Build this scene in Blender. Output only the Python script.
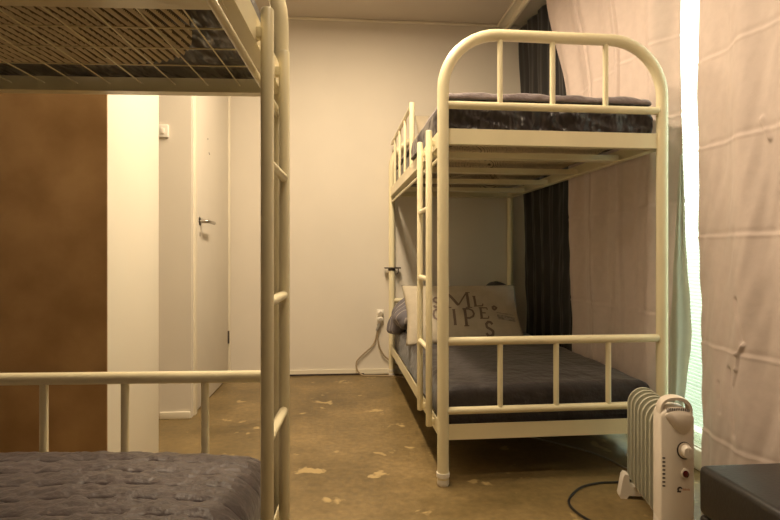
import bpy, bmesh, math, random
from mathutils import Vector, Matrix, noise
for _o in list(bpy.data.objects):
    bpy.data.objects.remove(_o)
S = bpy.context.scene
C = S.collection
R = math.radians
PI = math.pi

# ------------------------------------------------------------------ camera
cam_d = bpy.data.cameras.new('camera')
cam = bpy.data.objects.new('camera', cam_d); C.objects.link(cam)
cam_d.sensor_width = 36.0
cam_d.lens = 36.0 * 530.0 / 780.0
cam_d.shift_y = -5.0 / 780.0
cam_d.clip_start = 0.02
cam.location = (0, 0, 0.89)
cam.rotation_euler = (R(90), R(0.0), R(-4.85))
S.camera = cam

# ------------------------------------------------------------------ world (daylight outside the window)
W = bpy.data.worlds.new('World'); S.world = W; W.use_nodes = True
wn = W.node_tree; wn.nodes.clear()
wo = wn.nodes.new('ShaderNodeOutputWorld'); wb = wn.nodes.new('ShaderNodeBackground')
tc = wn.nodes.new('ShaderNodeTexCoord'); sx = wn.nodes.new('ShaderNodeSeparateXYZ')
rp = wn.nodes.new('ShaderNodeValToRGB')
mr = wn.nodes.new('ShaderNodeMapRange'); mr.inputs['From Min'].default_value = -0.25; mr.inputs['From Max'].default_value = 0.25
wn.links.new(tc.outputs['Generated'], sx.inputs[0]); wn.links.new(sx.outputs['Z'], mr.inputs['Value'])
wn.links.new(mr.outputs[0], rp.inputs[0])
rp.color_ramp.elements[0].position = 0.0; rp.color_ramp.elements[0].color = (0.085, 0.098, 0.078, 1)
rp.color_ramp.elements[1].position = 0.75; rp.color_ramp.elements[1].color = (1.0, 1.0, 1.0, 1)
e = rp.color_ramp.elements.new(0.5); e.color = (0.32, 0.36, 0.31, 1)
wn.links.new(rp.outputs[0], wb.inputs['Color']); wb.inputs['Strength'].default_value = 6.0
wn.links.new(wb.outputs[0], wo.inputs['Surface'])

# ------------------------------------------------------------------ lights
def area(name, loc, rot, sx_, sy_, power, col):
    d = bpy.data.lights.new(name, 'AREA'); d.shape = 'RECTANGLE'; d.size = sx_; d.size_y = sy_
    d.energy = power; d.color = col
    o = bpy.data.objects.new(name, d); C.objects.link(o); o.location = loc; o.rotation_euler = rot
    return o
WARM = (1.0, 0.79, 0.54)
area('ceiling_lamp_light', (0.02, 2.20, 2.58), (0, 0, 0), 0.16, 1.55, 76, WARM)
area('near_fill_light', (0.38, 0.75, 2.58), (0, 0, 0), 0.3, 0.3, 10, WARM)  # added warm fill for the heater and bench fronts, no fixture behind it

S.view_settings.view_transform = 'Standard'
S.view_settings.look = 'None'
S.view_settings.gamma = 1.0
S.view_settings.use_curve_mapping = False
S.view_settings.exposure = 0.0

# ------------------------------------------------------------------ materials
def mat(name, col, rough=0.5, var=0.0, vscale=8.0, bump=0.0, bscale=60.0, metal=0.0, coat=0.0, sheen=0.0, col2=None, detail=4.0, bdist=0.002, stretch=None, mrot=None):
    m = bpy.data.materials.new(name); m.use_nodes = True
    nt = m.node_tree; b = nt.nodes['Principled BSDF']
    b.inputs['Base Color'].default_value = (*col, 1); b.inputs['Roughness'].default_value = rough
    b.inputs['Metallic'].default_value = metal
    b.inputs['Coat Weight'].default_value = coat
    b.inputs['Sheen Weight'].default_value = sheen
    t = nt.nodes.new('ShaderNodeTexCoord'); mp = nt.nodes.new('ShaderNodeMapping')
    nt.links.new(t.outputs['Object'], mp.inputs[0])
    if stretch: mp.inputs['Scale'].default_value = stretch
    if mrot: mp.inputs['Rotation'].default_value = mrot
    if var or col2:
        n = nt.nodes.new('ShaderNodeTexNoise'); n.inputs['Scale'].default_value = vscale; n.inputs['Detail'].default_value = detail
        nt.links.new(mp.outputs[0], n.inputs['Vector'])
        r = nt.nodes.new('ShaderNodeValToRGB'); r.color_ramp.elements[0].position = 0.35; r.color_ramp.elements[1].position = 0.65
        c2 = col2 or tuple(min(1, c * (1 + var)) for c in col)
        c1 = col if col2 else tuple(c * (1 - var) for c in col)
        r.color_ramp.elements[0].color = (*c1, 1); r.color_ramp.elements[1].color = (*c2, 1)
        nt.links.new(n.outputs['Fac'], r.inputs[0]); nt.links.new(r.outputs[0], b.inputs['Base Color'])
    if bump:
        n2 = nt.nodes.new('ShaderNodeTexNoise'); n2.inputs['Scale'].default_value = bscale; n2.inputs['Detail'].default_value = 3
        nt.links.new(mp.outputs[0], n2.inputs['Vector'])
        bp = nt.nodes.new('ShaderNodeBump'); bp.inputs['Strength'].default_value = bump; bp.inputs['Distance'].default_value = bdist
        nt.links.new(n2.outputs['Fac'], bp.inputs['Height']); nt.links.new(bp.outputs[0], b.inputs['Normal'])
    return m

M = {}
M['cream'] = mat('cream_enamel', (0.82, 0.74, 0.50), 0.33, var=0.04, vscale=5, bump=0.15, bscale=90, coat=0.2)
M['wall'] = mat('wall_paint', (0.70, 0.645, 0.555), 0.75, var=0.02, vscale=2.5, bump=0.1, bscale=40)
M['ceil'] = mat('ceiling_paint', (0.56, 0.50, 0.41), 0.8, var=0.02, vscale=3)
M['trim'] = mat('trim_paint', (0.78, 0.72, 0.58), 0.45, var=0.03, vscale=9)
M['door'] = mat('door_paint', (0.70, 0.65, 0.56), 0.5, var=0.02, vscale=4)
M['white_panel'] = mat('white_laminate', (0.86, 0.82, 0.70), 0.4, var=0.01, vscale=3)
M['hardboard'] = mat('brown_hardboard', (0.36, 0.205, 0.082), 0.55, col2=(0.50, 0.31, 0.14), vscale=5.5, detail=10, bump=0.12, bscale=120)
M['chrome'] = mat('brushed_metal', (0.45, 0.42, 0.38), 0.3, metal=1.0)
M['darkmetal'] = mat('dark_metal', (0.10, 0.085, 0.07), 0.45, metal=0.6)
M['white_plastic'] = mat('white_plastic', (0.80, 0.76, 0.68), 0.4)
M['heater_panel'] = mat('heater_ivory_plastic', (0.82, 0.74, 0.64), 0.42, var=0.01)
M['heater_fin'] = mat('heater_fin_enamel', (0.60, 0.60, 0.49), 0.35, coat=0.3)
M['knob'] = mat('knob_plastic', (0.88, 0.81, 0.72), 0.35)
M['shield'] = mat('heater_shield_plastic', (0.88, 0.79, 0.69), 0.35)
M['dark_slot'] = mat('dark_slot', (0.05, 0.035, 0.03), 0.7)
M['logo_orange'] = mat('orange_print', (0.62, 0.36, 0.22), 0.5)
M['red_lens'] = mat('dark_red_lens', (0.09, 0.008, 0.012), 0.12, coat=0.8)
M['black_cable'] = mat('black_cable', (0.018, 0.016, 0.016), 0.45)
M['grey_cable'] = mat('grey_cable', (0.30, 0.28, 0.24), 0.5)
M['cream_cable'] = mat('cream_cable', (0.36, 0.28, 0.18), 0.5)
M['leather'] = mat('black_leather', (0.012, 0.010, 0.010), 0.42, var=0.15, vscale=6, bump=0.35, bscale=140, bdist=0.001)
M['sheet'] = mat('dark_satin_sheet', (0.040, 0.033, 0.037), 0.30, bump=1.0, bscale=2.6, bdist=0.14, sheen=0.05, stretch=(3.2, 1, 1.4), mrot=(0, 0.9, 0))
M['sheet2'] = mat('dark_brown_cover', (0.028, 0.021, 0.022), 0.62, var=0.12, vscale=14, bump=0.7, bscale=26, bdist=0.012, sheen=0.2)
M['quilt'] = mat('taupe_quilt_cloth', (0.076, 0.057, 0.059), 0.5, var=0.12, vscale=22, bump=0.7, bscale=48, bdist=0.008, sheen=0.35)
M['quilt2'] = mat('mauve_quilt_cloth', (0.16, 0.125, 0.135), 0.65, var=0.12, vscale=12, bump=0.8, bscale=24, bdist=0.014, sheen=0.3)
M['ribbed'] = mat('beige_ticking', (0.66, 0.56, 0.39), 0.8, var=0.05, vscale=40)
M['groove_shade'] = mat('rib_groove_shade', (0.13, 0.095, 0.055), 0.85)  # shade between the underside ribs, painted as a darker colour
M['pillow'] = mat('cream_pillowcase', (0.46, 0.40, 0.30), 0.8, var=0.05, vscale=20, bump=0.4, bscale=30, bdist=0.006)
M['print'] = mat('brown_print', (0.17, 0.125, 0.10), 0.8)
M['greyprint'] = mat('grey_print_band', (0.30, 0.27, 0.23), 0.8, var=0.35, vscale=60)
M['dark_pillow'] = mat('dark_pillowcase', (0.06, 0.05, 0.05), 0.8)
M['curtain_black'] = mat('black_curtain_cloth', (0.014, 0.0125, 0.012), 0.8, sheen=0.2, stretch=(9, 9, 0.4), var=0.25, vscale=4)

def striped(name, a, b, scale, axis=0):
    m = mat(name, a, 0.8, bump=0.4, bscale=30, bdist=0.008); nt = m.node_tree; bs = nt.nodes['Principled BSDF']
    t = nt.nodes.new('ShaderNodeTexCoord'); w = nt.nodes.new('ShaderNodeTexWave')
    w.bands_direction = ['X', 'Y', 'Z'][axis]; w.inputs['Scale'].default_value = scale; w.inputs['Distortion'].default_value = 0.6
    nt.links.new(t.outputs['Object'], w.inputs['Vector'])
    r = nt.nodes.new('ShaderNodeValToRGB'); r.color_ramp.elements[0].position = 0.93; r.color_ramp.elements[1].position = 0.985
    r.color_ramp.elements[0].color = (*a, 1); r.color_ramp.elements[1].color = (*b, 1)
    nt.links.new(w.outputs['Fac'], r.inputs[0]); nt.links.new(r.outputs[0], bs.inputs['Base Color'])
    return m
M['striped'] = striped('striped_duvet_cloth', (0.15, 0.14, 0.16), (0.36, 0.32, 0.30), 6.5, 1)

def curtain_mat(name, col, trans):
    m = mat(name, col, 0.75, var=0.03, vscale=30, bump=0.25, bscale=22, bdist=0.006, sheen=0.15)
    nt = m.node_tree; out = nt.nodes['Material Output']; b = nt.nodes['Principled BSDF']
    tr = nt.nodes.new('ShaderNodeBsdfTranslucent'); tr.inputs['Color'].default_value = (*[min(1, c * 1.2) for c in col], 1)
    mx = nt.nodes.new('ShaderNodeMixShader'); mx.inputs[0].default_value = trans
    nt.links.new(b.outputs[0], mx.inputs[1]); nt.links.new(tr.outputs[0], mx.inputs[2]); nt.links.new(mx.outputs[0], out.inputs['Surface'])
    return m
M['curtain'] = curtain_mat('dusty_beige_curtain', (0.63, 0.525, 0.475), 0.10)

M['lining'] = curtain_mat('pale_lining_cloth', (0.60, 0.57, 0.49), 0.45)

def floor_mat():
    m = bpy.data.materials.new('polished_brown_floor'); m.use_nodes = True
    nt = m.node_tree; b = nt.nodes['Principled BSDF']; L = nt.links.new
    t = nt.nodes.new('ShaderNodeTexCoord')
    n = nt.nodes.new('ShaderNodeTexNoise'); n.inputs['Scale'].default_value = 2.6; n.inputs['Detail'].default_value = 9; n.inputs['Roughness'].default_value = 0.65
    L(t.outputs['Object'], n.inputs['Vector'])
    r = nt.nodes.new('ShaderNodeValToRGB'); r.color_ramp.elements[0].position = 0.33; r.color_ramp.elements[1].position = 0.68
    r.color_ramp.elements[0].color = (0.118, 0.082, 0.030, 1); r.color_ramp.elements[1].color = (0.27, 0.19, 0.082, 1)
    L(n.outputs['Fac'], r.inputs[0])
    # fine speckle
    n3 = nt.nodes.new('ShaderNodeTexNoise'); n3.inputs['Scale'].default_value = 38; n3.inputs['Detail'].default_value = 4
    L(t.outputs['Object'], n3.inputs['Vector'])
    r3 = nt.nodes.new('ShaderNodeValToRGB'); r3.color_ramp.elements[0].position = 0.3; r3.color_ramp.elements[1].position = 0.7
    r3.color_ramp.elements[0].color = (0.80, 0.80, 0.80, 1); r3.color_ramp.elements[1].color = (1.12, 1.12, 1.12, 1)
    L(n3.outputs['Fac'], r3.inputs[0])
    mu = nt.nodes.new('ShaderNodeMix'); mu.data_type = 'RGBA'; mu.blend_type = 'MULTIPLY'; mu.inputs['Factor'].default_value = 1.0
    L(r.outputs[0], mu.inputs['A']); L(r3.outputs[0], mu.inputs['B'])
    # pale worn patches: noise blobs thresholded, broken up
    mp = nt.nodes.new('ShaderNodeMapping'); mp.inputs['Location'].default_value = (3.3, 1.7, 0); mp.inputs['Scale'].default_value = (1.0, 1.0, 1)
    L(t.outputs['Object'], mp.inputs[0])
    n2 = nt.nodes.new('ShaderNodeTexNoise'); n2.inputs['Scale'].default_value = 6.2; n2.inputs['Detail'].default_value = 3.5; n2.inputs['Roughness'].default_value = 0.6; n2.inputs['Distortion'].default_value = 0.4
    L(mp.outputs[0], n2.inputs['Vector'])
    r2 = nt.nodes.new('ShaderNodeValToRGB'); r2.color_ramp.elements[0].position = 0.628; r2.color_ramp.elements[1].position = 0.668
    r2.color_ramp.elements[0].color = (0, 0, 0, 1); r2.color_ramp.elements[1].color = (0.75, 0.75, 0.75, 1)
    L(n2.outputs['Fac'], r2.inputs[0])
    mx = nt.nodes.new('ShaderNodeMix'); mx.data_type = 'RGBA'
    L(r2.outputs[0], mx.inputs['Factor']); L(mu.outputs['Result'], mx.inputs['A']); mx.inputs['B'].default_value = (0.50, 0.37, 0.17, 1)
    L(mx.outputs['Result'], b.inputs['Base Color'])
    r4 = nt.nodes.new('ShaderNodeValToRGB'); r4.color_ramp.elements[0].color = (0.26, 0.26, 0.26, 1); r4.color_ramp.elements[1].color = (0.52, 0.52, 0.52, 1)
    L(n.outputs['Fac'], r4.inputs[0]); L(r4.outputs[0], b.inputs['Roughness'])
    bp = nt.nodes.new('ShaderNodeBump'); bp.inputs['Strength'].default_value = 0.15; bp.inputs['Distance'].default_value = 0.004
    L(n3.outputs['Fac'], bp.inputs['Height']); L(bp.outputs[0], b.inputs['Normal'])
    return m
M['floor'] = floor_mat()

def glass_mat():
    m = bpy.data.materials.new('window_glass'); m.use_nodes = True
    nt = m.node_tree; nt.nodes.clear(); o = nt.nodes.new('ShaderNodeOutputMaterial')
    a = nt.nodes.new('ShaderNodeBsdfTransparent'); a.inputs[0].default_value = (0.93, 0.97, 0.94, 1)
    g = nt.nodes.new('ShaderNodeBsdfGlossy'); g.inputs['Roughness'].default_value = 0.03
    mx = nt.nodes.new('ShaderNodeMixShader'); mx.inputs[0].default_value = 0.06
    nt.links.new(a.outputs[0], mx.inputs[1]); nt.links.new(g.outputs[0], mx.inputs[2]); nt.links.new(mx.outputs[0], o.inputs[0])
    return m
M['glass'] = glass_mat()
def blind_mat():
    m = bpy.data.materials.new('sheer_pleated_blind'); m.use_nodes = True
    nt = m.node_tree; nt.nodes.clear(); o = nt.nodes.new('ShaderNodeOutputMaterial')
    a = nt.nodes.new('ShaderNodeBsdfTransparent'); a.inputs[0].default_value = (0.94, 1.0, 0.92, 1)
    g = nt.nodes.new('ShaderNodeBsdfTranslucent'); g.inputs['Color'].default_value = (0.80, 0.86, 0.76, 1)
    d = nt.nodes.new('ShaderNodeBsdfDiffuse'); d.inputs['Color'].default_value = (0.78, 0.84, 0.74, 1)
    m1 = nt.nodes.new('ShaderNodeMixShader'); m1.inputs[0].default_value = 0.5
    mx = nt.nodes.new('ShaderNodeMixShader'); mx.inputs[0].default_value = 0.62
    nt.links.new(g.outputs[0], m1.inputs[1]); nt.links.new(d.outputs[0], m1.inputs[2])
    nt.links.new(a.outputs[0], mx.inputs[1]); nt.links.new(m1.outputs[0], mx.inputs[2]); nt.links.new(mx.outputs[0], o.inputs[0])
    return m
M['blind'] = blind_mat()

# ------------------------------------------------------------------ mesh helpers
class MB:
    def __init__(s): s.v = []; s.f = []
    def add(s, vs, fs):
        k = len(s.v); s.v += [tuple(v) for v in vs]; s.f += [tuple(i + k for i in f) for f in fs]; return s
    def box(s, x0, x1, y0, y1, z0, z1, b=0.0):
        if b <= 0:
            vs = [(x, y, z) for x in (x0, x1) for y in (y0, y1) for z in (z0, z1)]
            return s.add(vs, [(0, 1, 3, 2), (4, 6, 7, 5), (0, 4, 5, 1), (2, 3, 7, 6), (0, 2, 6, 4), (1, 5, 7, 3)])
        bm = bmesh.new(); bmesh.ops.create_cube(bm, size=1)
        for v in bm.verts:
            v.co = Vector(((x0 + x1) / 2 + v.co.x * (x1 - x0), (y0 + y1) / 2 + v.co.y * (y1 - y0), (z0 + z1) / 2 + v.co.z * (z1 - z0)))
        bmesh.ops.bevel(bm, geom=bm.edges[:], offset=b, segments=3, affect='EDGES', profile=0.5)
        bm.verts.index_update()
        s.add([v.co[:] for v in bm.verts], [[v.index for v in f.verts] for f in bm.faces]); bm.free(); return s
    def tube(s, pts, r, n=16, caps=True):
        pts = [Vector(p) for p in pts]; m = len(pts)
        rs = r if isinstance(r, (list, tuple)) else [r] * m
        tan = []
        for i in range(m):
            a = pts[max(i - 1, 0)]; b = pts[min(i + 1, m - 1)]; tan.append((b - a).normalized())
        up = Vector((0, 0, 1)) if abs(tan[0].z) < 0.9 else Vector((1, 0, 0))
        u = tan[0].cross(up).normalized(); vs = []
        for i in range(m):
            u = (u - tan[i] * u.dot(tan[i])).normalized(); w = tan[i].cross(u)
            for k in range(n):
                a = 2 * PI * k / n; vs.append(pts[i] + (u * math.cos(a) + w * math.sin(a)) * rs[i])
        fs = [(i * n + k, i * n + (k + 1) % n, (i + 1) * n + (k + 1) % n, (i + 1) * n + k) for i in range(m - 1) for k in range(n)]
        if caps: fs += [tuple(range(n - 1, -1, -1)), tuple((m - 1) * n + k for k in range(n))]
        return s.add(vs, fs)
    def prism(s, poly, axis, a, b):
        # polygon in the two other axes, extruded along axis from a to b
        n = len(poly); vs = []
        for t in (a, b):
            for p in poly:
                q = list(p); q.insert(axis, t); vs.append(q)
        fs = [tuple(range(n)), tuple(range(2 * n - 1, n - 1, -1))] + [(i, (i + 1) % n, n + (i + 1) % n, n + i) for i in range(n)]
        return s.add(vs, fs)
    def build(s, name, m, parent=None, smooth=True, angle=40, loc=None, rot=None):
        me = bpy.data.meshes.new(name); me.from_pydata(s.v, [], s.f); me.update()
        bm = bmesh.new(); bm.from_mesh(me); bmesh.ops.recalc_face_normals(bm, faces=bm.faces); bm.to_mesh(me); bm.free()
        me.materials.append(m)
        if smooth:
            me.polygons.foreach_set('use_smooth', [True] * len(me.polygons))
            me.set_sharp_from_angle(angle=R(angle))
        o = bpy.data.objects.new(name, me); C.objects.link(o)
        if parent: o.parent = parent
        if loc: o.location = loc
        if rot: o.rotation_euler = rot
        return o

def tag(o, label, cat, group=None, kind=None):
    o['label'] = label; o['category'] = cat
    if group: o['group'] = group
    if kind: o['kind'] = kind
    return o
def empty(name, loc=(0, 0, 0), rz=0.0):
    o = bpy.data.objects.new(name, None); C.objects.link(o); o.location = loc; o.rotation_euler = (0, 0, rz)
    o.empty_display_size = 0.1; return o
def struct(o): o['kind'] = 'structure'; return o
def grid(name, nu, nv, fn, m, parent=None, closed=False, angle=80, thick=0.0, loc=None, rot=None):
    b = MB(); vs = [fn(i / (nu - 1), j / (nv - 1)) for j in range(nv) for i in range(nu)]
    fs = [(j * nu + i, j * nu + i + 1, (j + 1) * nu + i + 1, (j + 1) * nu + i) for j in range(nv - 1) for i in range(nu - 1)]
    if closed:
        rim = [i for i in range(nu)] + [j * nu + nu - 1 for j in range(1, nv)] + [(nv - 1) * nu + i for i in range(nu - 2, -1, -1)] + [j * nu for j in range(nv - 2, 0, -1)]
        fs.append(tuple(reversed(rim)))
    b.add(vs, fs); o = b.build(name, m, parent, True, angle, loc, rot)
    if thick:
        md = o.modifiers.new('solid', 'SOLIDIFY'); md.thickness = thick; md.offset = 0
    return o
def smooth(a, b, x):
    t = max(0.0, min(1.0, (x - a) / (b - a))); return t * t * (3 - 2 * t)
def N(x, y, z=0.0): return noise.noise(Vector((x, y, z)))

# ------------------------------------------------------------------ room
ZC = 2.64
XL, XR, YB, YF = -2.1, 1.47, -3.4, 3.95
struct(MB().box(XL - 0.1, XR + 0.1, YB - 0.1, YF + 0.1, -0.1, 0).build('floor', M['floor'], smooth=False))
struct(MB().box(XL - 0.1, XR + 0.1, YB - 0.1, YF + 0.1, ZC, ZC + 0.1).build('ceiling', M['ceil'], smooth=False))
struct(MB().box(XL - 0.1, XR + 0.1, YF, YF + 0.1, 0, ZC).build('wall_far', M['wall'], smooth=False))
struct(MB().box(XL - 0.1, XR + 0.1, YB - 0.1, YB, 0, ZC).build('wall_back', M['wall'], smooth=False))
struct(MB().box(XL - 0.1, XL, YB, 2.97, 0, ZC).build('wall_left', M['wall'], smooth=False))
# projecting pier on the left, whose return carries the door
DY0, DY1, DZ = 3.06, 3.90, 2.04
struct(MB().box(XL - 0.1, -0.835, 2.97, DY0 - 0.05, 0, ZC).box(XL - 0.1, -0.835, DY1 + 0.02, YF, 0, ZC).box(XL - 0.1, -0.835, DY0 - 0.05, DY1 + 0.02, DZ + 0.04, ZC)
       .box(XL - 0.1, -0.93, DY0 - 0.05, DY1 + 0.02, 0, DZ + 0.04).build('wall_pier', M['wall'], smooth=False))
# window wall
WY0, WY1, WZ0, WZ1 = 1.15, 3.0, 0.09, 2.36
struct(MB().box(XR, XR + 0.12, YB, WY0, 0, ZC).box(XR, XR + 0.12, WY1, YF, 0, ZC).box(XR, XR + 0.12, WY0, WY1, 0, WZ0).box(XR, XR + 0.12, WY0, WY1, WZ1, ZC)
       .build('wall_right', M['wall'], smooth=False))
# door on the return wall
d = MB().box(-0.93, -0.838, DY0 - 0.002, DY1 + 0.001, 0.008, DZ + 0.003, 0.0015).build('door_1', M['door']); struct(d)
struct(MB().box(-0.93, -0.825, DY0 - 0.05, DY0 - 0.003, 0, DZ + 0.04, 0.004).box(-0.93, -0.825, DY1 + 0.002, DY1 + 0.02, 0, DZ + 0.04, 0.003)
       .box(-0.93, -0.825, DY0 - 0.003, DY1 + 0.003, DZ + 0.004, DZ + 0.04, 0.003).build('trim_1', M['trim']))
h = MB()
h.tube([(-0.846, 3.155, 1.085), (-0.838, 3.155, 1.085)], 0.026, 20)
h.tube([(-0.84, 3.155, 1.085), (-0.80, 3.155, 1.085), (-0.792, 3.165, 1.085), (-0.79, 3.20, 1.084), (-0.792, 3.30, 1.083)], 0.010, 12)
h.tube([(-0.846, 3.155, 1.01), (-0.836, 3.155, 1.01)], 0.013, 14)
h.build('door_handle', M['chrome'], d)
MB().tube([(-0.838, 3.893, 0.255), (-0.838, 3.893, 0.345)], 0.010, 12).box(-0.846, -0.842, 3.862, 3.892, 0.255, 0.345).build('hinge', M['darkmetal'], d)
m_ = MB()
for yy, zz in ((3.33, 1.60), (3.36, 1.52), (3.37, 1.515)):
    m_.box(-0.839, -0.8368, yy - 0.006, yy + 0.006, zz - 0.004, zz + 0.004)
m_.build('chipped_mark', M['darkmetal'], d)
# baseboards and ceiling trims
random.seed(5)
def ragged(x0, x1, y, z0, z1, n=40):
    b = MB(); top = []
    for i in range(n + 1):
        x = x0 + (x1 - x0) * i / n
        top.append((x, z1 + 0.003 * N(x * 14, 3.1)))
    poly = [(x0, z0)] + [(x, z0 + 0.006 + 0.006 * max(0, N(x * 9, 7.7))) for x in [x0 + (x1 - x0) * i / n for i in range(n + 1)]][1:] + list(reversed(top))
    return b.prism(poly, 1, y - 0.012, y - 0.0005)
struct(ragged(-0.82, 1.45, YF, 0.0, 0.042).build('baseboard_far', M['trim'], smooth=False))
struct(MB().box(-0.55, 0.14, YF - 0.0135, YF - 0.0125, 0.001, 0.013).build('baseboard_gap', M['dark_slot'], smooth=False))
struct(MB().box(-1.0, -0.838, 2.958, 2.9695, 0, 0.04, 0.004).build('baseboard_pier', M['trim']))
struct(MB().box(XR - 0.02, XR - 0.0005, 1.0, 3.9, 0, 0.085, 0.006).build('baseboard_right', M['trim']))
struct(MB().box(-0.83, 1.15, YF - 0.016, YF - 0.0005, ZC - 0.016, ZC - 0.0005, 0.004).build('trim_2', M['trim']))
struct(MB().box(1.15, 1.165, -0.5, YF - 0.001, ZC - 0.022, ZC - 0.0005, 0.003).box(1.215, 1.24, -0.5, YF - 0.001, ZC - 0.045, ZC - 0.0005, 0.004)
       .box(1.165, 1.215, -0.5, YF - 0.001, ZC - 0.014, ZC - 0.0005).build('trim_3', M['trim']))
# light switch on the pier
sw = MB().box(-1.012, -0.952, 2.955, 2.9695, 1.525, 1.595, 0.005).build('light_switch', M['white_plastic'])
tag(sw, 'small cream light switch plate on the pier wall right beside the wardrobe', 'light switch')
MB().box(-0.992, -0.972, 2.949, 2.956, 1.545, 1.575, 0.002).build('rocker', M['knob'], sw)

# window
w = MB()
t_ = 0.045
w.box(XR + 0.03, XR + 0.08, WY0, WY1, WZ0, WZ0 + t_).box(XR + 0.03, XR + 0.08, WY0, WY1, WZ1 - t_, WZ1)
w.box(XR + 0.03, XR + 0.08, WY0, WY0 + t_, WZ0 + t_, WZ1 - t_).box(XR + 0.03, XR + 0.08, WY1 - t_, WY1, WZ0 + t_, WZ1 - t_)
w.box(XR + 0.035, XR + 0.075, 2.52, 2.52 + t_, WZ0 + t_, WZ1 - t_)
win = struct(w.build('window_1', M['trim'], smooth=False))
MB().box(XR + 0.05, XR + 0.055, WY0 + t_, WY1 - t_, WZ0 + t_, WZ1 - t_).build('pane', M['glass'], win, smooth=False)
# pleated sheer blind
def bl(u, v):
    z = 0.10 + (2.36 - 0.10) * v; k = int(round(v * 300))
    return (XR - 0.008 + (0.006 if k % 2 else -0.006), 1.2 + 1.75 * u, z)
blind = grid('pleated_blind', 2, 301, bl, M['blind'], angle=5)
tag(blind, 'pale green backlit pleated blind hanging in the gap between the beige curtains', 'blind')
MB().box(XR - 0.022, XR + 0.0, 1.2, 2.95, 2.36, 2.385, 0.003).build('head_rail', M['white_plastic'], blind)

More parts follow.
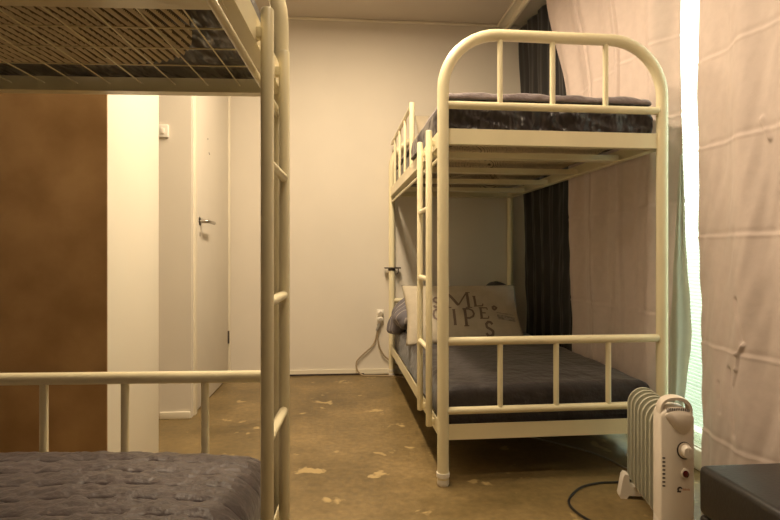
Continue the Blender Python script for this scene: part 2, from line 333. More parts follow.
# ------------------------------------------------------------------ bunk bed
BW, BL = 0.90, 1.87
PR = 0.0225
def arch_pts(y, r=0.22, top=1.750, n=10):
    p = [(0, y, 0.02), (0, y, 0.6), (0, y, top - r)]
    p += [(r - r * math.cos(a), y, top - r + r * math.sin(a)) for a in [PI / 2 * k / n for k in range(1, n + 1)]]
    p += [(BW - r + r * math.sin(a), y, top - r + r * math.cos(a)) for a in [PI / 2 * k / n for k in range(0, n + 1)]]
    p += [(BW, y, 0.6), (BW, y, 0.02)]
    return p
def cross(x0, x1, y, z, r): return MB().tube([(x0, y, z), (x1, y, z)], r, 14)
def make_bunk(name, loc, rz, label, mesh_wires, slat_ys, up=0.0, bx=(0.227, 0.455, 0.672), bu=(0.227, 0.44, 0.66)):
    root = empty(name, loc, rz); tag(root, label, 'bunk bed', 'steel bunk beds')
    cm = M['cream']
    for y, s in ((0, 1), (BL, -1)):
        fr = MB().tube(arch_pts(y), PR, 20).build('end_frame', cm, root)
        for x in (0, BW):
            MB().tube([(x, y, 0.0), (x, y, 0.006), (x, y, 0.018), (x, y, 0.030), (x, y, 0.034), (x, y, 0.050)], [0.021, 0.0235, 0.0235, 0.0215, 0.0255, 0.0255], 20).build('foot_cap', M['white_plastic'], fr)
        for z, r in ((0.286, 0.0145), (0.555, 0.0165), (1.472, 0.0155)):
            cross(0.018, BW - 0.018, y, z, r).build('guard_rail', cm, fr)
        for x in bx:
            MB().tube([(x, y, 0.296), (x, y, 0.543)], 0.0108, 12).build('baluster', cm, fr)
        for x in bu:
            MB().tube([(x, y, 1.483), (x, y, 1.733)], 0.0108, 12).build('baluster', cm, fr)
        for z in (0.174, 1.320 + up):
            y0 = y - 0.004 * s
            b = MB().prism([(y0, z), (y0, z + 0.060), (y0 + 0.004 * s, z + 0.060), (y0 + 0.004 * s, z + 0.005), (y0 + 0.034 * s, z + 0.005), (y0 + 0.034 * s, z)], 0, 0.015, BW - 0.015)
            b.build('end_beam', cm, root, smooth=False)
    for x, s in ((0, 1), (BW, -1)):
        for z in (0.174, 1.320 + up):
            x0 = x - 0.010 * s
            b = MB().prism([(x0, z), (x0, z + 0.060), (x0 + 0.004 * s, z + 0.060), (x0 + 0.004 * s, z + 0.005), (x0 + 0.036 * s, z + 0.005), (x0 + 0.036 * s, z)], 1, 0.012, BL - 0.012)
            b.build('side_rail', cm, root, smooth=False)
        if s > 0: MB().tube([(x, 0.02, 1.272), (x, 0.10, 1.276), (x, BL - 0.02, 1.282)], 0.0075, 10).build('tie_bar', cm, root)
    for y in slat_ys:
        MB().box(0.012, BW - 0.012, y, y + 0.055, 1.326, 1.334).box(0.012, BW - 0.012, y, y + 0.004, 1.334, 1.352).build('slat', cm, root, smooth=False)
    for y in (0.35, 0.80, 1.25, 1.60):
        MB().box(0.012, BW - 0.012, y, y + 0.05, 0.180, 0.188).build('slat', cm, root, smooth=False)
    if mesh_wires:
        b = MB()
        for i in range(1, 10):
            b.tube([(0.02 + 0.086 * i, 0.02, 1.350), (0.02 + 0.086 * i, BL - 0.02, 1.350)], 0.0018, 6)
        for i in range(1, 17):
            b.tube([(0.01, 0.05 + 0.108 * i, 1.3538), (BW - 0.01, 0.05 + 0.108 * i, 1.3538)], 0.0018, 6)
        b.build('wire_mesh', M['cream'], root)
    # guard along the ladder side, leaving the entry open
    g = MB().tube([(0, 0.83, 1.365), (0, 0.83, 1.716)], 0.0145, 14).tube([(0, 0.835, 1.706), (0, BL - 0.01, 1.706)], 0.011, 12).build('side_guard', cm, root)
    for y in (1.12, 1.38, 1.65):
        MB().tube([(0, y, 1.378), (0, y, 1.700)], 0.009, 10).build('baluster', cm, g)
    # ladder
    lx = -0.031
    ya, yb = 0.135, 0.365
    if mesh_wires: ya, yb = 0.135, 0.365
    lad = MB()
    for y in (ya, yb):
        lad.tube([(lx, y, 0.186), (lx, y, 0.19), (lx, y, 1.398), (lx, y, 1.402), (lx, y, 1.404)], [0.0125, 0.0138, 0.0138, 0.0115, 0.005], 16)
    ladder = lad.build('ladder', cm, root)
    for z in (0.502, 0.79, 1.083):
        MB().tube([(lx, ya + 0.012, z), (lx, yb - 0.012, z)], 0.0112, 12).build('rung', cm, ladder)
    for y in (ya, yb):
        for z in (0.206, 1.350):
            MB().box(lx + 0.010, -0.006, y - 0.010, y + 0.010, z - 0.012, z + 0.012, 0.003).build('hook', cm, ladder)
    return root

RB = make_bunk('bunk_bed', (0.378, 2.027, 0), R(1.05), 'cream steel bunk bed at the right by the curtains with its whole arch visible', False, (0.31, 0.72, 1.13, 1.53))
LB = make_bunk('bunk_bed', (-0.178, 1.485, 0), R(180 - 2.2), 'cream steel bunk bed close up at the left with wire mesh under its top bunk', True, (0.52, 1.30), 0.008, (0.205, 0.42, 0.635))
# clamp shelf on the far post of the right bed
MB().box(-0.055, 0.065, BL - 0.035, BL + 0.028, 0.790, 0.800, 0.003).tube([(0.045, BL - 0.02, 0.795), (0.047, BL - 0.02, 0.765), (0.035, BL - 0.02, 0.750)], 0.004, 8).tube([(0, BL, 0.775), (0, BL, 0.797)], 0.027, 16).build('bracket', M['darkmetal'], RB)['label'] = 'dark metal bracket clamped to the far post'

MRx = R(1.05)
def place(o, bed): o.location = bed.location; o.rotation_euler = bed.rotation_euler; return o

# ------------------------------------------------------------------ mattresses
def prof(t, half, r, drop):
    # arc-length profile from -1..1 -> (coordinate, drop)
    tot = half - r + PI * r / 2 + max(0, drop - r); s = abs(t) * tot; sg = 1 if t >= 0 else -1
    if s < half - r: return sg * s, 0.0
    s -= half - r
    if s < PI * r / 2:
        a = s / r; return sg * (half - r + r * math.sin(a)), r * (1 - math.cos(a))
    return sg * half, r + (s - PI * r / 2)
def soft(name, cx, cy, hx, hy, ztop, H, r, nu, nv, m, parent=None, hf=None, xf=None, closed=True):
    def fn(u, v):
        x, dx = prof(2 * u - 1, hx, r, H); y, dy = prof(2 * v - 1, hy, r, H)
        dd = min(H, math.hypot(dx, dy) if max(dx, dy) < r else max(dx, dy))
        fade = 1 - smooth(0.0, r, max(dx, dy)) * 0.7
        z = ztop - dd
        if hf: z += hf(x, y) * fade if dd < H * 0.98 else 0
        if xf: x, y, z = xf(x, y, z, dd)
        return (cx + x, cy + y, z)
    return grid(name, nu, nv, fn, m, parent, closed=closed)
# right bed, lower
def wr(a, f, sx=1.0):
    return lambda x, y: a * (N(x * f * sx, y * f, 1.3) + 0.5 * N(x * f * 2.3 * sx, y * f * 2.3, 4.2))
m1 = place(soft('mattress', BW / 2, BL / 2, 0.430, 0.895, 0.371, 0.165, 0.035, 60, 110, M['sheet2'], hf=wr(0.006, 7)), RB)
tag(m1, 'mattress in a dark brown cover on the lower bunk of the right bed', 'mattress', 'bunk mattresses')
# right bed, upper
def bulge(x, y, z, dd):
    yy = y + 0.90
    if dd > 0.02 and x < 0:
        x -= 0.026 * smooth(0.03, 0.10, yy) * (1 - smooth(0.66, 0.76, yy)) + 0.016 * smooth(0.40, 0.46, yy) * (1 - smooth(0.66, 0.76, yy)) * min(1, dd / 0.06)
    k = 0.004 * N(x * 9 + z * 20, z * 32 + x * 5, y * 9)
    if dd > 0.03:
        if y < -0.85: y -= 0.016 * max(0.0, 1 - 3.2 * abs(N(x * 7 + z * 16, z * 9 - x * 2, 3.0))) + abs(k) * 0.6
        else: x += k
    return x, y, z
m2 = place(soft('mattress', BW / 2, BL / 2, 0.432, 0.885, 1.508, 0.122, 0.045, 230, 190, M['sheet'], xf=bulge, hf=wr(0.004, 8)), RB)
tag(m2, 'mattress in a shiny black sheet on the upper bunk of the right bed', 'mattress', 'bunk mattresses')
def ribs_patch(parent, z, x0, x1, y0, y1, pitch, curve, name='mattress_underside', rip=0.0035, nu=380, nv=200):
    def fn(u, v):
        a = 2 * u - 1; b = 2 * v - 1
        # square to rounded (superellipse-like) patch
        k = 1.0
        ex = 4.0
        rr = max(abs(a), abs(b)); nn = (abs(a) ** ex + abs(b) ** ex) ** (1 / ex) if rr > 0 else 1
        sc = rr / nn if nn > 0 else 1
        a2, b2 = a * (sc), b * (sc)
        x = (x0 + x1) / 2 + a2 * (x1 - x0) / 2; y = (y0 + y1) / 2 + b2 * (y1 - y0) / 2
        ph = (x + curve * (y - y0) ** 2 + 0.004 * N(x * 9, y * 5)) / pitch
        zz = z - 0.004 * (1 - rr ** 8) - rip * (0.5 + 0.5 * math.sin(2 * PI * ph))
        return (x, y, zz)
    o_ = grid(name, nu, nv, fn, M['ribbed'], parent, angle=180)
    me = o_.data; me.materials.append(M['groove_shade'])
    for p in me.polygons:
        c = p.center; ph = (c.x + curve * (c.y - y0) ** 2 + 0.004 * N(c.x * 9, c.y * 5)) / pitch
        if math.sin(2 * PI * ph) < -0.25: p.material_index = 1  # groove faces take the painted shade colour
    return o_
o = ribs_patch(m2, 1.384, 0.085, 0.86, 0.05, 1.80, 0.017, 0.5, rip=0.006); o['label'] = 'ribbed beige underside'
# left bed, lower: mattress with a stitched quilt over it
m3 = place(soft('mattress', BW / 2, BL / 2, 0.400, 0.880, 0.345, 0.108, 0.035, 20, 40, M['sheet2']), LB)
tag(m3, 'mattress under the stitched quilt on the lower bunk of the left bed', 'mattress', 'bunk mattresses')
def stitch(x, y):
    # rows of short pinched stitches across the width, staggered
    yy = (0.895 - y if False else y + 0.935)
    row = math.floor(yy / 0.068 + 0.5); dy = yy - row * 0.068
    per = 0.092; xx = x + 0.5 * per * (row % 2) + 0.014 * N(row * 3.1, x * 5) + 5
    c = (xx / per) % 1.0; msk = smooth(0.06, 0.16, c) * (1 - smooth(0.66, 0.78, c))
    dyw = dy + 0.006 * N(x * 18, row * 1.7)
    line = math.exp(-(dyw / 0.0030) ** 2)
    wide = math.exp(-(dyw / 0.014) ** 2)
    z = -0.009 * line * (0.02 + 0.98 * msk) - 0.0028 * wide * (0.15 + 0.85 * msk)
    z -= 0.024 * max(0.0, (-x - 0.10) / 0.33) ** 2 + 0.008 * max(0.0, (x - 0.2) / 0.2) ** 2
    z += 0.0025 * N(x * 16, y * 22, 2.0) + 0.0035 * N(x * 40, y * 48, 5.0) + 0.0010 * N(x * 80, y * 90, 8.0) + 0.010 * N(x * 3, y * 3, 9.0)
    return z
q = place(soft('quilt', BW / 2, BL / 2, 0.428, 0.912, 0.380, 0.125, 0.075, 210, 900, M['quilt'], hf=stitch, closed=False), LB)
q.modifiers.new('solid', 'SOLIDIFY').thickness = 0.006; q.modifiers['solid'].offset = 1
tag(q, 'taupe satin quilt with rows of short stitches covering the lower bunk at left', 'quilt', 'bed quilts')
# left bed, upper
m4 = place(soft('mattress', BW / 2, BL / 2, 0.428, 0.920, 1.508, 0.138, 0.03, 60, 90, M['sheet']), LB)
tag(m4, 'dark sheeted mattress with beige ribbed underside on the left bed upper bunk', 'mattress', 'bunk mattresses')
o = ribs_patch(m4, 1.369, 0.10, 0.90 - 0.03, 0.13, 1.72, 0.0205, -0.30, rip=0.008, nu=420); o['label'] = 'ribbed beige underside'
def under(u, v):
    x = 0.03 + 0.84 * u; y = 0.03 + 1.81 * v
    return (x, y, 1.3695 - 0.006 * abs(N(x * 9 + y * 4, y * 12)))
o = grid('sheet_tuck', 80, 120, under, M['sheet'], m4)
# upper quilt on the right bed
q2 = place(soft('quilt', BW / 2 + 0.004, BL / 2 - 0.01, 0.430, 0.875, 1.532, 0.022, 0.025, 110, 170, M['quilt2'], closed=False,
                hf=lambda x, y: 0.006 * N(x * 11, y * 9) + 0.006 * abs(math.sin(x * 16)) ** 0.6 + 0.004 * N(x * 25, y * 25)), RB)
q2.modifiers.new('solid', 'SOLIDIFY').thickness = 0.008; q2.modifiers['solid'].offset = 1
tag(q2, 'thin mauve grey quilt lying on top of the upper bunk of the right bed', 'quilt', 'bed quilts')

# ------------------------------------------------------------------ pillows
def pillow_pt(u, v, w, h, t, side=1, seed=0.0):
    # u,v in -1..1; returns local (x, y, z) with +z the front face
    pin = 1 - 0.05 * (1 - abs(u) ** 1.5) * abs(v) ** 6 - 0.0
    pinx = 1 - 0.06 * (1 - abs(v) ** 1.5) * abs(u) ** 6
    k = (max(0.0, 1 - abs(u) ** 2.6) * max(0.0, 1 - abs(v) ** 2.6)) ** 0.55
    z = side * (t * k + (0.006 * N(u * 3 + seed, v * 3, side * 2.0) + 0.003 * N(u * 9 + seed, v * 7)) * k)
    return Vector((u * w / 2 * pinx, v * h / 2 * pin, z))
def pillow(name, w, h, t, m, mtx, seed=0.0, n=48):
    b = MB(); vs = []; fs = []
    for side in (1, -1):
        k = len(vs)
        for j in range(n):
            for i in range(n):
                vs.append(mtx @ pillow_pt(2 * i / (n - 1) - 1, 2 * j / (n - 1) - 1, w, h, t, side, seed))
        fs += [(k + j * n + i, k + j * n + i + 1, k + (j + 1) * n + i + 1, k + (j + 1) * n + i) for j in range(n - 1) for i in range(n - 1)]
    b.add(vs, fs)
    me = bpy.data.meshes.new(name); me.from_pydata([tuple(v) for v in b.v], [], b.f)
    bm = bmesh.new(); bm.from_mesh(me); bmesh.ops.remove_doubles(bm, verts=bm.verts, dist=0.0006); bmesh.ops.recalc_face_normals(bm, faces=bm.faces); bm.to_mesh(me); bm.free()
    me.materials.append(m); me.polygons.foreach_set('use_smooth', [True] * len(me.polygons))
    o = bpy.data.objects.new(name, me); C.objects.link(o); return o
PM = Matrix.Translation((0.708, 3.155, 0.534)) @ Matrix.Rotation(R(1), 4, 'Z') @ Matrix.Rotation(R(57), 4, 'X')
pw, ph, pt = 0.72, 0.40, 0.055
p1 = pillow('pillow', pw, ph, pt, M['pillow'], PM)
tag(p1, 'cream pillow printed with brown letters, leaning at the head of the lower right bunk', 'pillow', 'pillows on the beds')
# the printing
def stroke(b, pts, wd, n=6):
    P2 = []
    for (a, c) in zip(pts[:-1], pts[1:]):
        for k in range(n): P2.append((a[0] + (c[0] - a[0]) * k / n, a[1] + (c[1] - a[1]) * k / n))
    P2.append(pts[-1]); L_ = []; 
    for i, p in enumerate(P2):
        a = P2[max(0, i - 1)]; c = P2[min(len(P2) - 1, i + 1)]; dx, dy = c[0] - a[0], c[1] - a[1]; l = math.hypot(dx, dy) or 1
        nx, ny = -dy / l * wd / 2, dx / l * wd / 2
        for s in (1, -1):
            x, y = p[0] + s * nx, p[1] + s * ny
            L_.append(PM @ (pillow_pt(2 * x / pw, 2 * y / ph, pw, ph, pt) + Vector((0, 0, 0.0022))))
    b.add(L_, [(2 * i, 2 * i + 1, 2 * i + 3, 2 * i + 2) for i in range(len(P2) - 1)])
GL = {
    'M': [([(0, 0), (0, 1)], .7), ([(0, 1), (.5, .15)], 1.3), ([(.5, .15), (1, 1)], .7), ([(1, 1), (1, 0)], 1.3), ([(-.14, 0), (.14, 0)], .5), ([(.84, 0), (1.16, 0)], .5), ([(-.14, 1), (.06, 1)], .5), ([(.95, 1), (1.16, 1)], .5)],
    'L': [([(.15, 0), (.15, 1)], 1.2), ([(0, 1), (.3, 1)], .5), ([(0, 0), (.8, 0)], .6), ([(.8, 0), (.85, .22)], .6)],
    'S': [([(.75, .82), (.6, .97), (.35, 1), (.12, .85), (.15, .62), (.5, .48), (.75, .32), (.72, .1), (.45, 0), (.2, .03), (.05, .2)], 1.0)],
    'I': [([(.2, 0), (.2, 1)], 1.3), ([(0, 0), (.4, 0)], .5), ([(0, 1), (.4, 1)], .5)],
    'P': [([(.15, 0), (.15, 1)], 1.3), ([(-.02, 0), (.34, 0)], .5), ([(0, 1), (.45, 1), (.7, .9), (.78, .72), (.7, .55), (.45, .45), (.15, .45)], .9)],
    'E': [([(.15, 0), (.15, 1)], 1.2), ([(0, 1), (.7, 1), (.73, .8)], .6), ([(.15, .52), (.55, .52)], .6), ([(0, 0), (.72, 0), (.78, .22)], .6)],
    'O': [([(.4, 0), (.12, .15), (.02, .5), (.12, .85), (.4, 1), (.68, .85), (.78, .5), (.68, .15), (.4, 0)], 1.0)],
}
pr = MB()
def put(ch, x, y, w, hh, sw=0.012):
    for pts, k in GL[ch]: stroke(pr, [(x + a * w, y + c * hh) for a, c in pts], sw * k)
put('S', -0.185, 0.020, 0.05, 0.065)
put('M', -0.095, 0.015, 0.125, 0.105, 0.013)
put('L', 0.062, 0.023, 0.065, 0.070)
put('O', -0.190, -0.060, 0.055, 0.065)
put('I', -0.075, -0.095, 0.045, 0.095)
put('P', -0.012, -0.103, 0.085, 0.108, 0.013)
put('E', 0.088, -0.057, 0.070, 0.068)
put('S', 0.112, -0.165, 0.060, 0.085, 0.015)
stroke(pr, [(0.170, 0.012), (0.185, 0.022), (0.200, 0.012), (0.185, 0.000), (0.172, 0.010)], 0.012)
pr.build('printed_lettering', M['print'], p1, smooth=False)['label'] = 'brown printed serif letters'
pb = MB(); stroke(pb, [(0.195, -0.045), (0.315, -0.060)], 0.030, 14); stroke(pb, [(0.195, -0.018), (0.315, -0.030)], 0.005, 14)
pb.build('printed_band', M['greyprint'], p1, smooth=False)['label'] = 'grey printed band'
def hump(u, v):
    th = 2 * PI * u; f = PI * (v - 0.5); c = max(0.0, math.cos(f)) ** 0.7
    return (1.062 + 0.115 * c * math.cos(th), 3.62 + 0.055 * c * math.sin(th) + 0.03 * math.sin(f), 0.553 + 0.150 * math.sin(f) + 0.008 * N(math.cos(th) * 3, v * 5))
p2 = grid('pillow', 40, 30, hump, M['dark_pillow'], angle=180)
tag(p2, 'dark pillow peeping up behind the printed cream pillow', 'pillow', 'pillows on the beds')
p3 = pillow('pillow', 0.60, 0.38, 0.065, M['pillow'], Matrix.Translation((0.79, 3.66, 1.715)) @ Matrix.Rotation(R(62), 4, 'X'), 6.0)
tag(p3, 'plain cream pillow at the far end of the upper right bunk', 'pillow', 'pillows on the beds')
# bunched striped duvet at the head of the lower bunk
def blob(u, v):
    th = 2 * PI * u; ph_ = PI * (v - 0.5)
    x = 0.125 * math.cos(ph_) * math.cos(th); y = 0.18 * math.cos(ph_) * math.sin(th); z = 0.105 * math.sin(ph_)
    s = 1 + 0.10 * math.sin(5 * th + 3 * ph_) * math.cos(ph_) + 0.22 * N(x * 14, y * 14, z * 16)
    x *= s; y *= s; z *= s
    x = x * 1.1 + 0.448; y = y * 1.05 + 3.655; z = z * 1.12 + 0.475
    if x < 0.40: z -= (0.40 - x) * 0.7
    else: z = max(z, 0.394)
    return (x, y, z)
du = grid('duvet', 60, 40, blob, M['striped'], angle=180)
tag(du, 'bunched grey duvet with thin pale stripes on the corner of the lower right bunk', 'duvet')

# ------------------------------------------------------------------ wardrobe
wd = empty('wardrobe', (-1.25, 2.126, 0)); tag(wd, 'tall wardrobe turned away, brown hardboard back and white side panel, at left', 'wardrobe')
wx0, wx1, wy0, wy1, wh = -0.46, 0.445, -0.247, 0.25, 1.98
MB().box(wx1 - 0.018, wx1, wy0, wy1, 0, wh, 0.0015).build('side_panel', M['white_panel'], wd)['label'] = 'white laminate side panel'
MB().box(wx0, wx0 + 0.018, wy0, wy1, 0, wh, 0.0015).build('side_panel', M['white_panel'], wd)
MB().box(wx0 + 0.001, wx1 - 0.001, wy0 - 0.004, wy0 - 0.0002, 0.01, wh - 0.005).build('back_panel', M['hardboard'], wd, smooth=False)['label'] = 'brown hardboard back'
MB().box(wx0 + 0.018, wx1 - 0.018, wy0, wy1 - 0.02, wh - 0.018, wh).build('top_panel', M['white_panel'], wd, smooth=False)
MB().box(wx0 + 0.018, wx1 - 0.018, wy0, wy1 - 0.02, 0.06, 0.078).build('bottom_panel', M['white_panel'], wd, smooth=False)
for a, b in ((wx0 + 0.02, -0.012), (-0.008, wx1 - 0.02)):
    MB().box(a, b, wy1 - 0.018, wy1, 0.06, wh - 0.002, 0.002).build('door', M['white_panel'], wd)

# ------------------------------------------------------------------ curtains
def crease(z, zs, d=0.005, s=0.007):
    return sum(-d * math.exp(-((z - q_) / s) ** 2) + d * 0.8 * math.exp(-((z - q_ - 0.014) / 0.010) ** 2) for q_ in zs)
def curtain(name, y0, y1, x, ztop, zbot, amp, nf, seed, m, edge=None, lean=0.0, zs=(), top_shift=0.0, nu=220, nv=200, thick=0.002, pleats=(), segs=()):
    def fn(u, v):
        z = zbot + (ztop - zbot) * v
        h_ = 1 - v
        y = y0 + (y1 - y0) * u
        f = math.sin(2 * PI * (nf * u) + seed + 0.5 * math.sin(3 * z + seed)) + 0.45 * math.sin(2 * PI * nf * 2.1 * u + 2.0 * seed + 0.8 * z)
        xx = x + amp * f * (0.85 + 0.15 * h_) + 0.008 * N(y * 5 + seed, z * 3) - lean * v * (u if top_shift else 1)
        xx += crease(z + 0.006 * N(y * 1.6, seed), zs, 0.0026, 0.005)
        for (py_, dp, wd_) in pleats:
            t = (y - py_ - 0.02 * N(z * 1.3, py_)) / wd_
            if 0 < t < 1: xx -= dp * (1 - t) ** 1.5 * smooth(0, 0.08, t)
        for (ya_, za_, yb_, zb_, am_, wd_) in segs:
            dy_, dz_ = yb_ - ya_, zb_ - za_; l2 = dy_ * dy_ + dz_ * dz_
            t = max(0, min(1, ((y - ya_) * dy_ + (z - za_) * dz_) / l2)); d2 = (y - ya_ - t * dy_) ** 2 + (z - za_ - t * dz_) ** 2
            if d2 < 0.01: xx -= am_ * math.exp(-d2 / wd_ ** 2)
        xx += 0.006 * N(y * 26 + z * 6, z * 5 + seed, 3.0) * smooth(0.15, 0.7, h_)
        y += 0.010 * N(y * 2, z * 2.2, seed)
        if edge: xx, y = edge(u, z, xx, y)
        return (xx, y + top_shift * smooth(1.7, 2.6, z) * u, z)
    o_ = grid(name, nu, nv, fn, m, angle=180, thick=thick); return o_
def edgeR(u, z, xx, y):
    # near-window edge of the right curtain, wanders with height
    k = 1 - smooth(0.0, 0.12, u)
    return xx - 0.0, y
cR = curtain('curtain', 1.928, 0.72, 1.345, 2.585, 0.05, 0.017, 3.3, 0.6, M['curtain'], zs=(0.22, 0.55, 0.955, 1.29, 1.62, 1.95), nu=300, nv=460, pleats=((1.50, 0.012, 0.12), (1.20, 0.02, 0.1)), segs=((1.668, 0.588, 1.690, 0.555, 0.012, 0.005), (1.690, 0.555, 1.696, 0.50, 0.010, 0.0045), (1.696, 0.50, 1.712, 0.445, 0.007, 0.0045), (1.70, 0.737, 1.675, 0.60, -0.008, 0.008), (1.745, 0.49, 1.712, 0.27, -0.010, 0.009), (1.80, 0.43, 1.79, 0.33, -0.006, 0.008), (1.60, 1.33, 1.575, 1.26, 0.010, 0.008)))
tag(cR, 'dusty beige curtain nearest the camera, right of the bright gap, with packing creases', 'curtain', 'window curtains')
def edgeL(u, z, xx, y):
    # the edge rolls back toward the window and shows its lit lining side
    k = 1 - smooth(0.0, 0.13, u)
    swing = 0.5 + 0.5 * math.sin((z - 0.35) * 2.1)
    xx = xx + 0.052 * k ** 0.8 * (0.75 + 0.25 * (1 - smooth(0.6, 1.8, z)))
    y = y - (0.004 + 0.020 * math.exp(-((z - 0.58) / 0.22) ** 2) - 0.022 * math.exp(-((z - 0.15) / 0.2) ** 2)) * k
    return xx, y
cL = curtain('curtain', 2.085, 3.02, 1.340, 2.585, 0.05, 0.015, 3.6, 2.1, M['curtain'], edge=edgeL, lean=0.05, zs=(0.63, 1.10, 1.47, 1.80), top_shift=0.28, nu=260, nv=440, pleats=((2.42, 0.016, 0.1), (2.75, 0.012, 0.08)))
tag(cL, 'dusty beige curtain behind the right bunk bed, left of the bright gap', 'curtain', 'window curtains')
def lining(u, v):
    z = 0.06 + 1.24 * v
    def lerp(t):
        for (z0, a), (z1, b) in zip(t[:-1], t[1:]):
            if z <= z1: return a + (b - a) * max(0, z - z0) / (z1 - z0)
        return t[-1][1]
    a = lerp([(0.0, -0.25), (0.2, -0.25), (0.58, -0.20), (0.91, 0.12), (1.30, 0.48)]); b = lerp([(0.0, 0.30), (0.2, 0.42), (0.45, 0.8), (0.58, 1.0), (0.66, 0.92), (0.91, 0.72), (1.30, 0.54)])
    t = a + (b - a) * u
    return (1.34 + 0.06 * t + 0.006 * math.sin(u * 7 + z * 3), 2.068 - 0.025 * t + 0.005 * N(u * 3, z * 9) + 0.006 * math.sin(u * 9 + z * 2), z)
grid('lining', 24, 120, lining, M['lining'], cL, thick=0.0015)['label'] = 'pale greenish lining turned outwards'
cB = curtain('curtain', 3.03, 3.915, 1.378, 2.585, 0.05, 0.010, 5.5, 4.0, M['curtain_black'], lean=0.07, top_shift=1e-9)
tag(cB, 'black curtain in the far corner beside the head of the right bunk bed', 'curtain', 'window curtains')

# ------------------------------------------------------------------ oil heater
HT = empty('oil_heater', (1.028, 1.565, 0), R(-13.0)); HT.scale = (0.80, 1, 0.99); tag(HT, 'small ivory oil-filled heater with ribbed fins on the floor before the bright gap', 'heater')
HW = 0.125
def tombstone(w, z0, z1, r, n=12, rb=0.012):
    p = []
    for k in range(n + 1):
        a = PI * k / n; p.append((w / 2 * math.cos(a) if r >= w / 2 else 0, z1 - w / 2 + w / 2 * math.sin(a)))
    p += [(-w / 2, z0 + rb), (-w / 2 + rb * 0.3, z0 + rb * 0.3), (-w / 2 + rb, z0), (w / 2 - rb, z0), (w / 2 - rb * 0.3, z0 + rb * 0.3), (w / 2, z0 + rb)]
    return p
def inset_plate(poly, y0, y1, b, cx, cz):
    # plate with a rounded front rim
    mb = MB(); n = len(poly); rings = []
    for (s, y) in ((1, y1), (1, y0 + b), (1 - 0.03, y0 + b * 0.35), (1 - 0.09, y0)):
        for (x, z) in poly: rings.append((cx + (x - cx) * s, y, cz + (z - cz) * (s if s == 1 else 1 - (1 - s) * 0.3)))
    fs = []
    for k in range(3): fs += [(k * n + i, k * n + (i + 1) % n, (k + 1) * n + (i + 1) % n, (k + 1) * n + i) for i in range(n)]
    fs += [tuple(range(n)), tuple(3 * n + i for i in range(n - 1, -1, -1))]
    return mb.add(rings, fs)
# body of the control housing (below the handle opening)
body = [(-HW / 2, 0.02)] + [(-HW / 2, 0.392)] + [(-HW / 2 * 0.86, 0.406), (-HW / 2 * 0.5, 0.418), (0, 0.421), (HW / 2 * 0.5, 0.418), (HW / 2 * 0.86, 0.406)] + [(HW / 2, 0.392), (HW / 2, 0.02)]
hb = inset_plate(body, -0.004, 0.060, 0.012, 0, 0.20).build('control_housing', M['heater_panel'], HT, angle=50)
# handle arch
ha = []
for k in range(25):
    a = PI * k / 24; ha.append((0.0545 * math.cos(a), 0.024, 0.400 + 0.046 * math.sin(a) ** 0.65 if 0 < k < 24 else 0.385))
hm = MB(); sec = [(-0.0045, -0.020), (0.0045, -0.020), (0.0062, -0.014), (0.0062, 0.014), (0.0045, 0.020), (-0.0045, 0.020), (-0.0062, 0.014), (-0.0062, -0.014)]
hv = []; ns = len(sec)
for i, p in enumerate(ha):
    a = ha[max(0, i - 1)]; c = ha[min(24, i + 1)]; tx, tz = c[0] - a[0], c[2] - a[2]; l = math.hypot(tx, tz); nx, nz = tz / l, -tx / l
    for (s, yy) in sec: hv.append((p[0] + nx * s, p[1] + yy, p[2] + nz * s))
hf_ = [(i * ns + k, i * ns + (k + 1) % ns, (i + 1) * ns + (k + 1) % ns, (i + 1) * ns + k) for i in range(24) for k in range(ns)] + [tuple(range(ns)), tuple(24 * ns + k for k in range(ns))]
hm.add(hv, hf_).build('carry_handle', M['heater_panel'], HT, angle=50)
# grille teeth under the handle
gt = MB()
for k in range(13):
    x = -0.040 + 0.0066 * k; gt.box(x, x + 0.0028, -0.0062, -0.002, 0.408 + 0.004 * (1 - (x / 0.05) ** 2), 0.416 + 0.004 * (1 - (x / 0.05) ** 2))
gt.build('grille', M['dark_slot'], hb, smooth=False)
# shield: wide rounded top narrowing to a rounded tip
sp = [(-0.047, 0.380), (-0.040, 0.387), (-0.02, 0.394), (0.005, 0.397), (0.03, 0.394), (0.050, 0.386), (0.0575, 0.377), (0.058, 0.362), (0.052, 0.345), (0.040, 0.330), (0.024, 0.323), (0.010, 0.325), (-0.006, 0.334), (-0.026, 0.354), (-0.042, 0.371)]
inset_plate([(x, z + 0.016) for x, z in reversed(sp)], -0.0075, -0.002, 0.003, 0.01, 0.376).build('shield', M['shield'], hb, angle=50)
kx, kz = 0.028, 0.288
MB().tube([(kx - 0.004, -0.0035, kz), (kx - 0.004, -0.0058, kz)], 0.0275, 32).build('dial_ring', M['dark_slot'], hb)
MB().tube([(kx - 0.002, -0.003, kz + 0.001), (kx - 0.002, -0.0064, kz + 0.001)], 0.0245, 32).build('dial_plate', M['heater_panel'], hb)
kn = MB().tube([(kx + 0.001, -0.005, kz), (kx + 0.001, -0.024, kz), (kx + 0.001, -0.027, kz), (kx + 0.001, -0.0275, kz)], [0.020, 0.0188, 0.0165, 0.001], 28).build('knob', M['knob'], hb)
MB().box(kx - 0.0005, kx + 0.0025, -0.0295, -0.026, kz + 0.0, kz + 0.016).build('pointer', M['heater_panel'], kn, smooth=False)
MB().tube([(kx, -0.003, 0.216), (kx, -0.0075, 0.216), (kx, -0.008, 0.216)], [0.0165, 0.0155, 0.013], 28).build('lamp_bezel', M['knob'], hb)
MB().tube([(kx, -0.006, 0.216), (kx, -0.0095, 0.216), (kx, -0.0115, 0.216), (kx, -0.0122, 0.216)], [0.0118, 0.0112, 0.0075, 0.001], 24).build('indicator_lamp', M['red_lens'], hb)['label'] = 'dark red indicator lamp'
lg = MB()
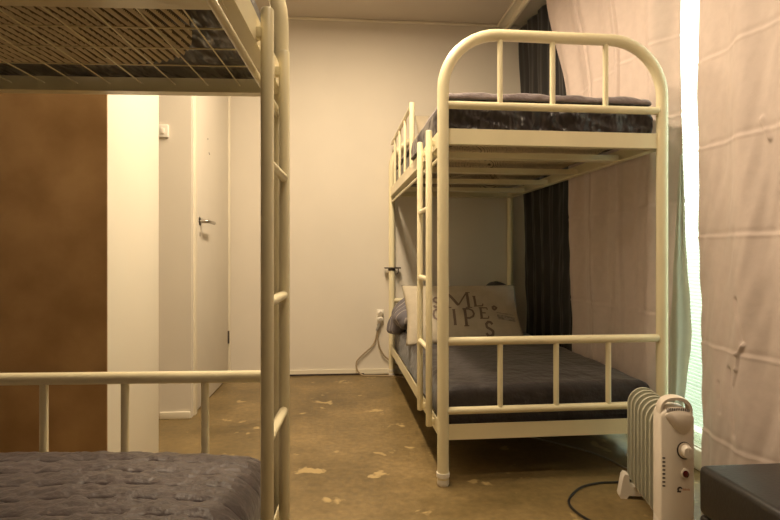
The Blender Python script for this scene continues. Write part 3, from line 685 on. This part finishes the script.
lp = [(0.008 + 0.010 * math.cos(a), 0.166 + 0.0085 * math.sin(a)) for a in [R(20 + 200 * k / 14) for k in range(15)]] + [(0.008 + 0.0055 * math.cos(a) + 0.002, 0.165 + 0.004 * math.sin(a)) for a in [R(220 - 200 * k / 14) for k in range(15)]]
n_ = len(lp) // 2
lg.add([(x, -0.0046, z) for x, z in lp], [(i, i + 1, len(lp) - 2 - i, len(lp) - 1 - i) for i in range(n_ - 1)])
lg.box(-0.002, 0.012, -0.0048, -0.0042, 0.1565, 0.1615)
lg.build('logo', M['dark_slot'], hb, smooth=False)['label'] = 'small dark swoosh logo'
lt = MB()
for k in range(6): lt.box(0.0185 + 0.0045 * k, 0.0215 + 0.0045 * k, -0.0048, -0.0042, 0.1635, 0.1635 + (0.005 if k % 2 else 0.0065))
lt.build('logo', M['logo_orange'], hb, smooth=False)['label'] = 'tiny orange logo lettering'
for k in range(8):
    z = 0.172 + 0.0125 * k
    MB().box(-0.0555, -0.0455, -0.0052, -0.002, z, z + 0.0042).build('vent_slot', M['dark_slot'], hb, smooth=False)
# fins: seven tall oval plates
def fin_poly(w, z0, z1):
    p = []
    for k in range(17):
        a = PI * k / 16; p.append((w / 2 * math.cos(a), z1 - 0.062 + 0.062 * math.sin(a)))
    for k in range(9):
        a = PI + PI * k / 8; p.append((w / 2 * math.cos(a), z0 + 0.03 + 0.03 * math.sin(a)))
    return p
for k in range(7):
    y = 0.078 + 0.0395 * k
    fp = fin_poly(0.140, 0.045, 0.405); n = len(fp); mb = MB(); vs = []
    for (s, yy) in ((0.62, y - 0.007), (0.78, y - 0.005), (0.90, y - 0.002), (0.965, y - 0.002), (0.985, y - 0.0042), (1.0, y - 0.003), (1.0, y + 0.003), (0.985, y + 0.0042), (0.965, y + 0.002), (0.78, y + 0.006)):
        for (x, z) in fp: vs.append((x * s, yy, 0.225 + (z - 0.225) * (1 - (1 - s) * 0.45)))
    fs = [(r_ * n + i, r_ * n + (i + 1) % n, (r_ + 1) * n + (i + 1) % n, (r_ + 1) * n + i) for r_ in range(9) for i in range(n)]
    fs += [tuple(range(n)), tuple(9 * n + i for i in range(n - 1, -1, -1))]
    mb.add(vs, fs).build('fin', M['heater_fin'], HT, angle=35)
for zz in (0.36, 0.09): MB().tube([(0, 0.055, zz), (0, 0.32, zz)], 0.016, 14).build('oil_pipe', M['heater_fin'], HT)
for y, q_ in ((0.035, 0.60), (0.300, 1.0)):
    ft = MB().prism([(-0.112, 0.0), (-0.116, 0.01), (-0.100, 0.080), (-0.092, 0.090), (-0.076, 0.088), (-0.072, 0.045), (0.072, 0.045), (0.076, 0.088), (0.092, 0.090), (0.100, 0.080), (0.116, 0.01), (0.112, 0.0), (0.085, 0.0), (0.075, 0.012), (-0.075, 0.012), (-0.085, 0.0)], 1, y - 0.02, y + 0.02)
    ft.v = [(x * q_, yy, z) for x, yy, z in ft.v]
    ft.build('foot', M['knob'], HT, angle=30)

# ------------------------------------------------------------------ bench
bn = empty('bench', (0.790, 1.130, 0)); tag(bn, 'low black leather bench at the bottom right corner, close to the camera', 'bench')
MB().box(0.0, 0.50, -1.10, 0.0, 0.31, 0.42, 0.014).build('seat_cushion', M['leather'], bn)
MB().box(0.002, 0.498, -1.098, -0.002, 0.03, 0.309, 0.008).build('base', M['leather'], bn)
for x in (0.05, 0.45):
    for y in (-0.05, -1.05):
        MB().tube([(x, y, 0), (x, y, 0.034)], 0.018, 14).build('foot', M['darkmetal'], bn)

# ------------------------------------------------------------------ cables and plug
def smooth_path(pts, n=8):
    out = []
    P_ = [Vector(p) for p in pts]
    for i in range(len(P_) - 1):
        a = P_[max(0, i - 1)]; b = P_[i]; c = P_[i + 1]; d_ = P_[min(len(P_) - 1, i + 2)]
        for k in range(n):
            t = k / n; out.append(0.5 * ((2 * b) + (c - a) * t + (2 * a - 5 * b + 4 * c - d_) * t * t + (3 * b - a - 3 * c + d_) * t ** 3))
    out.append(P_[-1]); return out
z_ = 0.0045
c1 = [(1.135, 2.00), (1.057, 1.985), (0.987, 1.983), (0.902, 1.955), (0.828, 1.886), (0.795, 1.826), (0.795, 1.76), (0.817, 1.697), (0.86, 1.60), (0.95, 1.50), (1.0, 1.46)]
cab = MB().tube(smooth_path([(x, y, z_) for x, y in c1]), 0.0042, 8).build('power_cable', M['black_cable'])
tag(cab, 'black heater cable looping on the floor left of the heater', 'cable', 'cables on the floor')
c2 = [(0.70, 2.72), (0.82, 2.60), (0.935, 2.48), (1.021, 2.392), (1.097, 2.298), (1.141, 2.201), (1.161, 2.124), (1.20, 2.06)]
cab = MB().tube(smooth_path([(x, y, 0.004) for x, y in c2]), 0.0038, 8).build('power_cable', M['grey_cable'])
tag(cab, 'thin grey cable lying on the floor under the right bunk bed', 'cable', 'cables on the floor')
sk = empty('wall_socket', (0.262, YF, 0.43)); tag(sk, 'white plugs in a wall socket low on the far wall by the bed post', 'socket')
MB().box(-0.028, 0.028, -0.008, -0.0005, -0.055, 0.055, 0.003).build('socket_plate', M['white_plastic'], sk)
for zz in (0.028, -0.018):
    MB().tube([(0, -0.008, zz), (0, -0.035, zz), (0, -0.042, zz - 0.002)], [0.023, 0.022, 0.016], 18).build('plug', M['white_plastic'], sk)
MB().tube([(-0.006, -0.035, -0.04), (-0.014, -0.032, -0.075), (-0.03, -0.03, -0.10)], [0.010, 0.012, 0.008], 12).build('cable_grip', M['grey_cable'], sk)
def cp(px, py, D=3.915):
    return None
w1 = [(0.255, 3.91, 0.40), (0.240, 3.92, 0.345), (0.232, 3.93, 0.29), (0.205, 3.93, 0.22), (0.13, 3.93, 0.15), (0.085, 3.925, 0.10), (0.09, 3.91, 0.045), (0.13, 3.895, 0.008), (0.22, 3.89, 0.005), (0.34, 3.86, 0.005), (0.44, 3.80, 0.005)]
MB().tube(smooth_path([(x - 0.262, y - YF, z - 0.43) for x, y, z in w1]), 0.0055, 8).build('cable', M['cream_cable'], sk)
w2 = [(0.250, 3.912, 0.37), (0.242, 3.925, 0.30), (0.252, 3.925, 0.22), (0.285, 3.925, 0.15), (0.325, 3.93, 0.11), (0.40, 3.935, 0.06)]
MB().tube(smooth_path([(x - 0.262, y - YF, z - 0.43) for x, y, z in w2]), 0.0055, 8).build('cable', M['cream_cable'], sk)
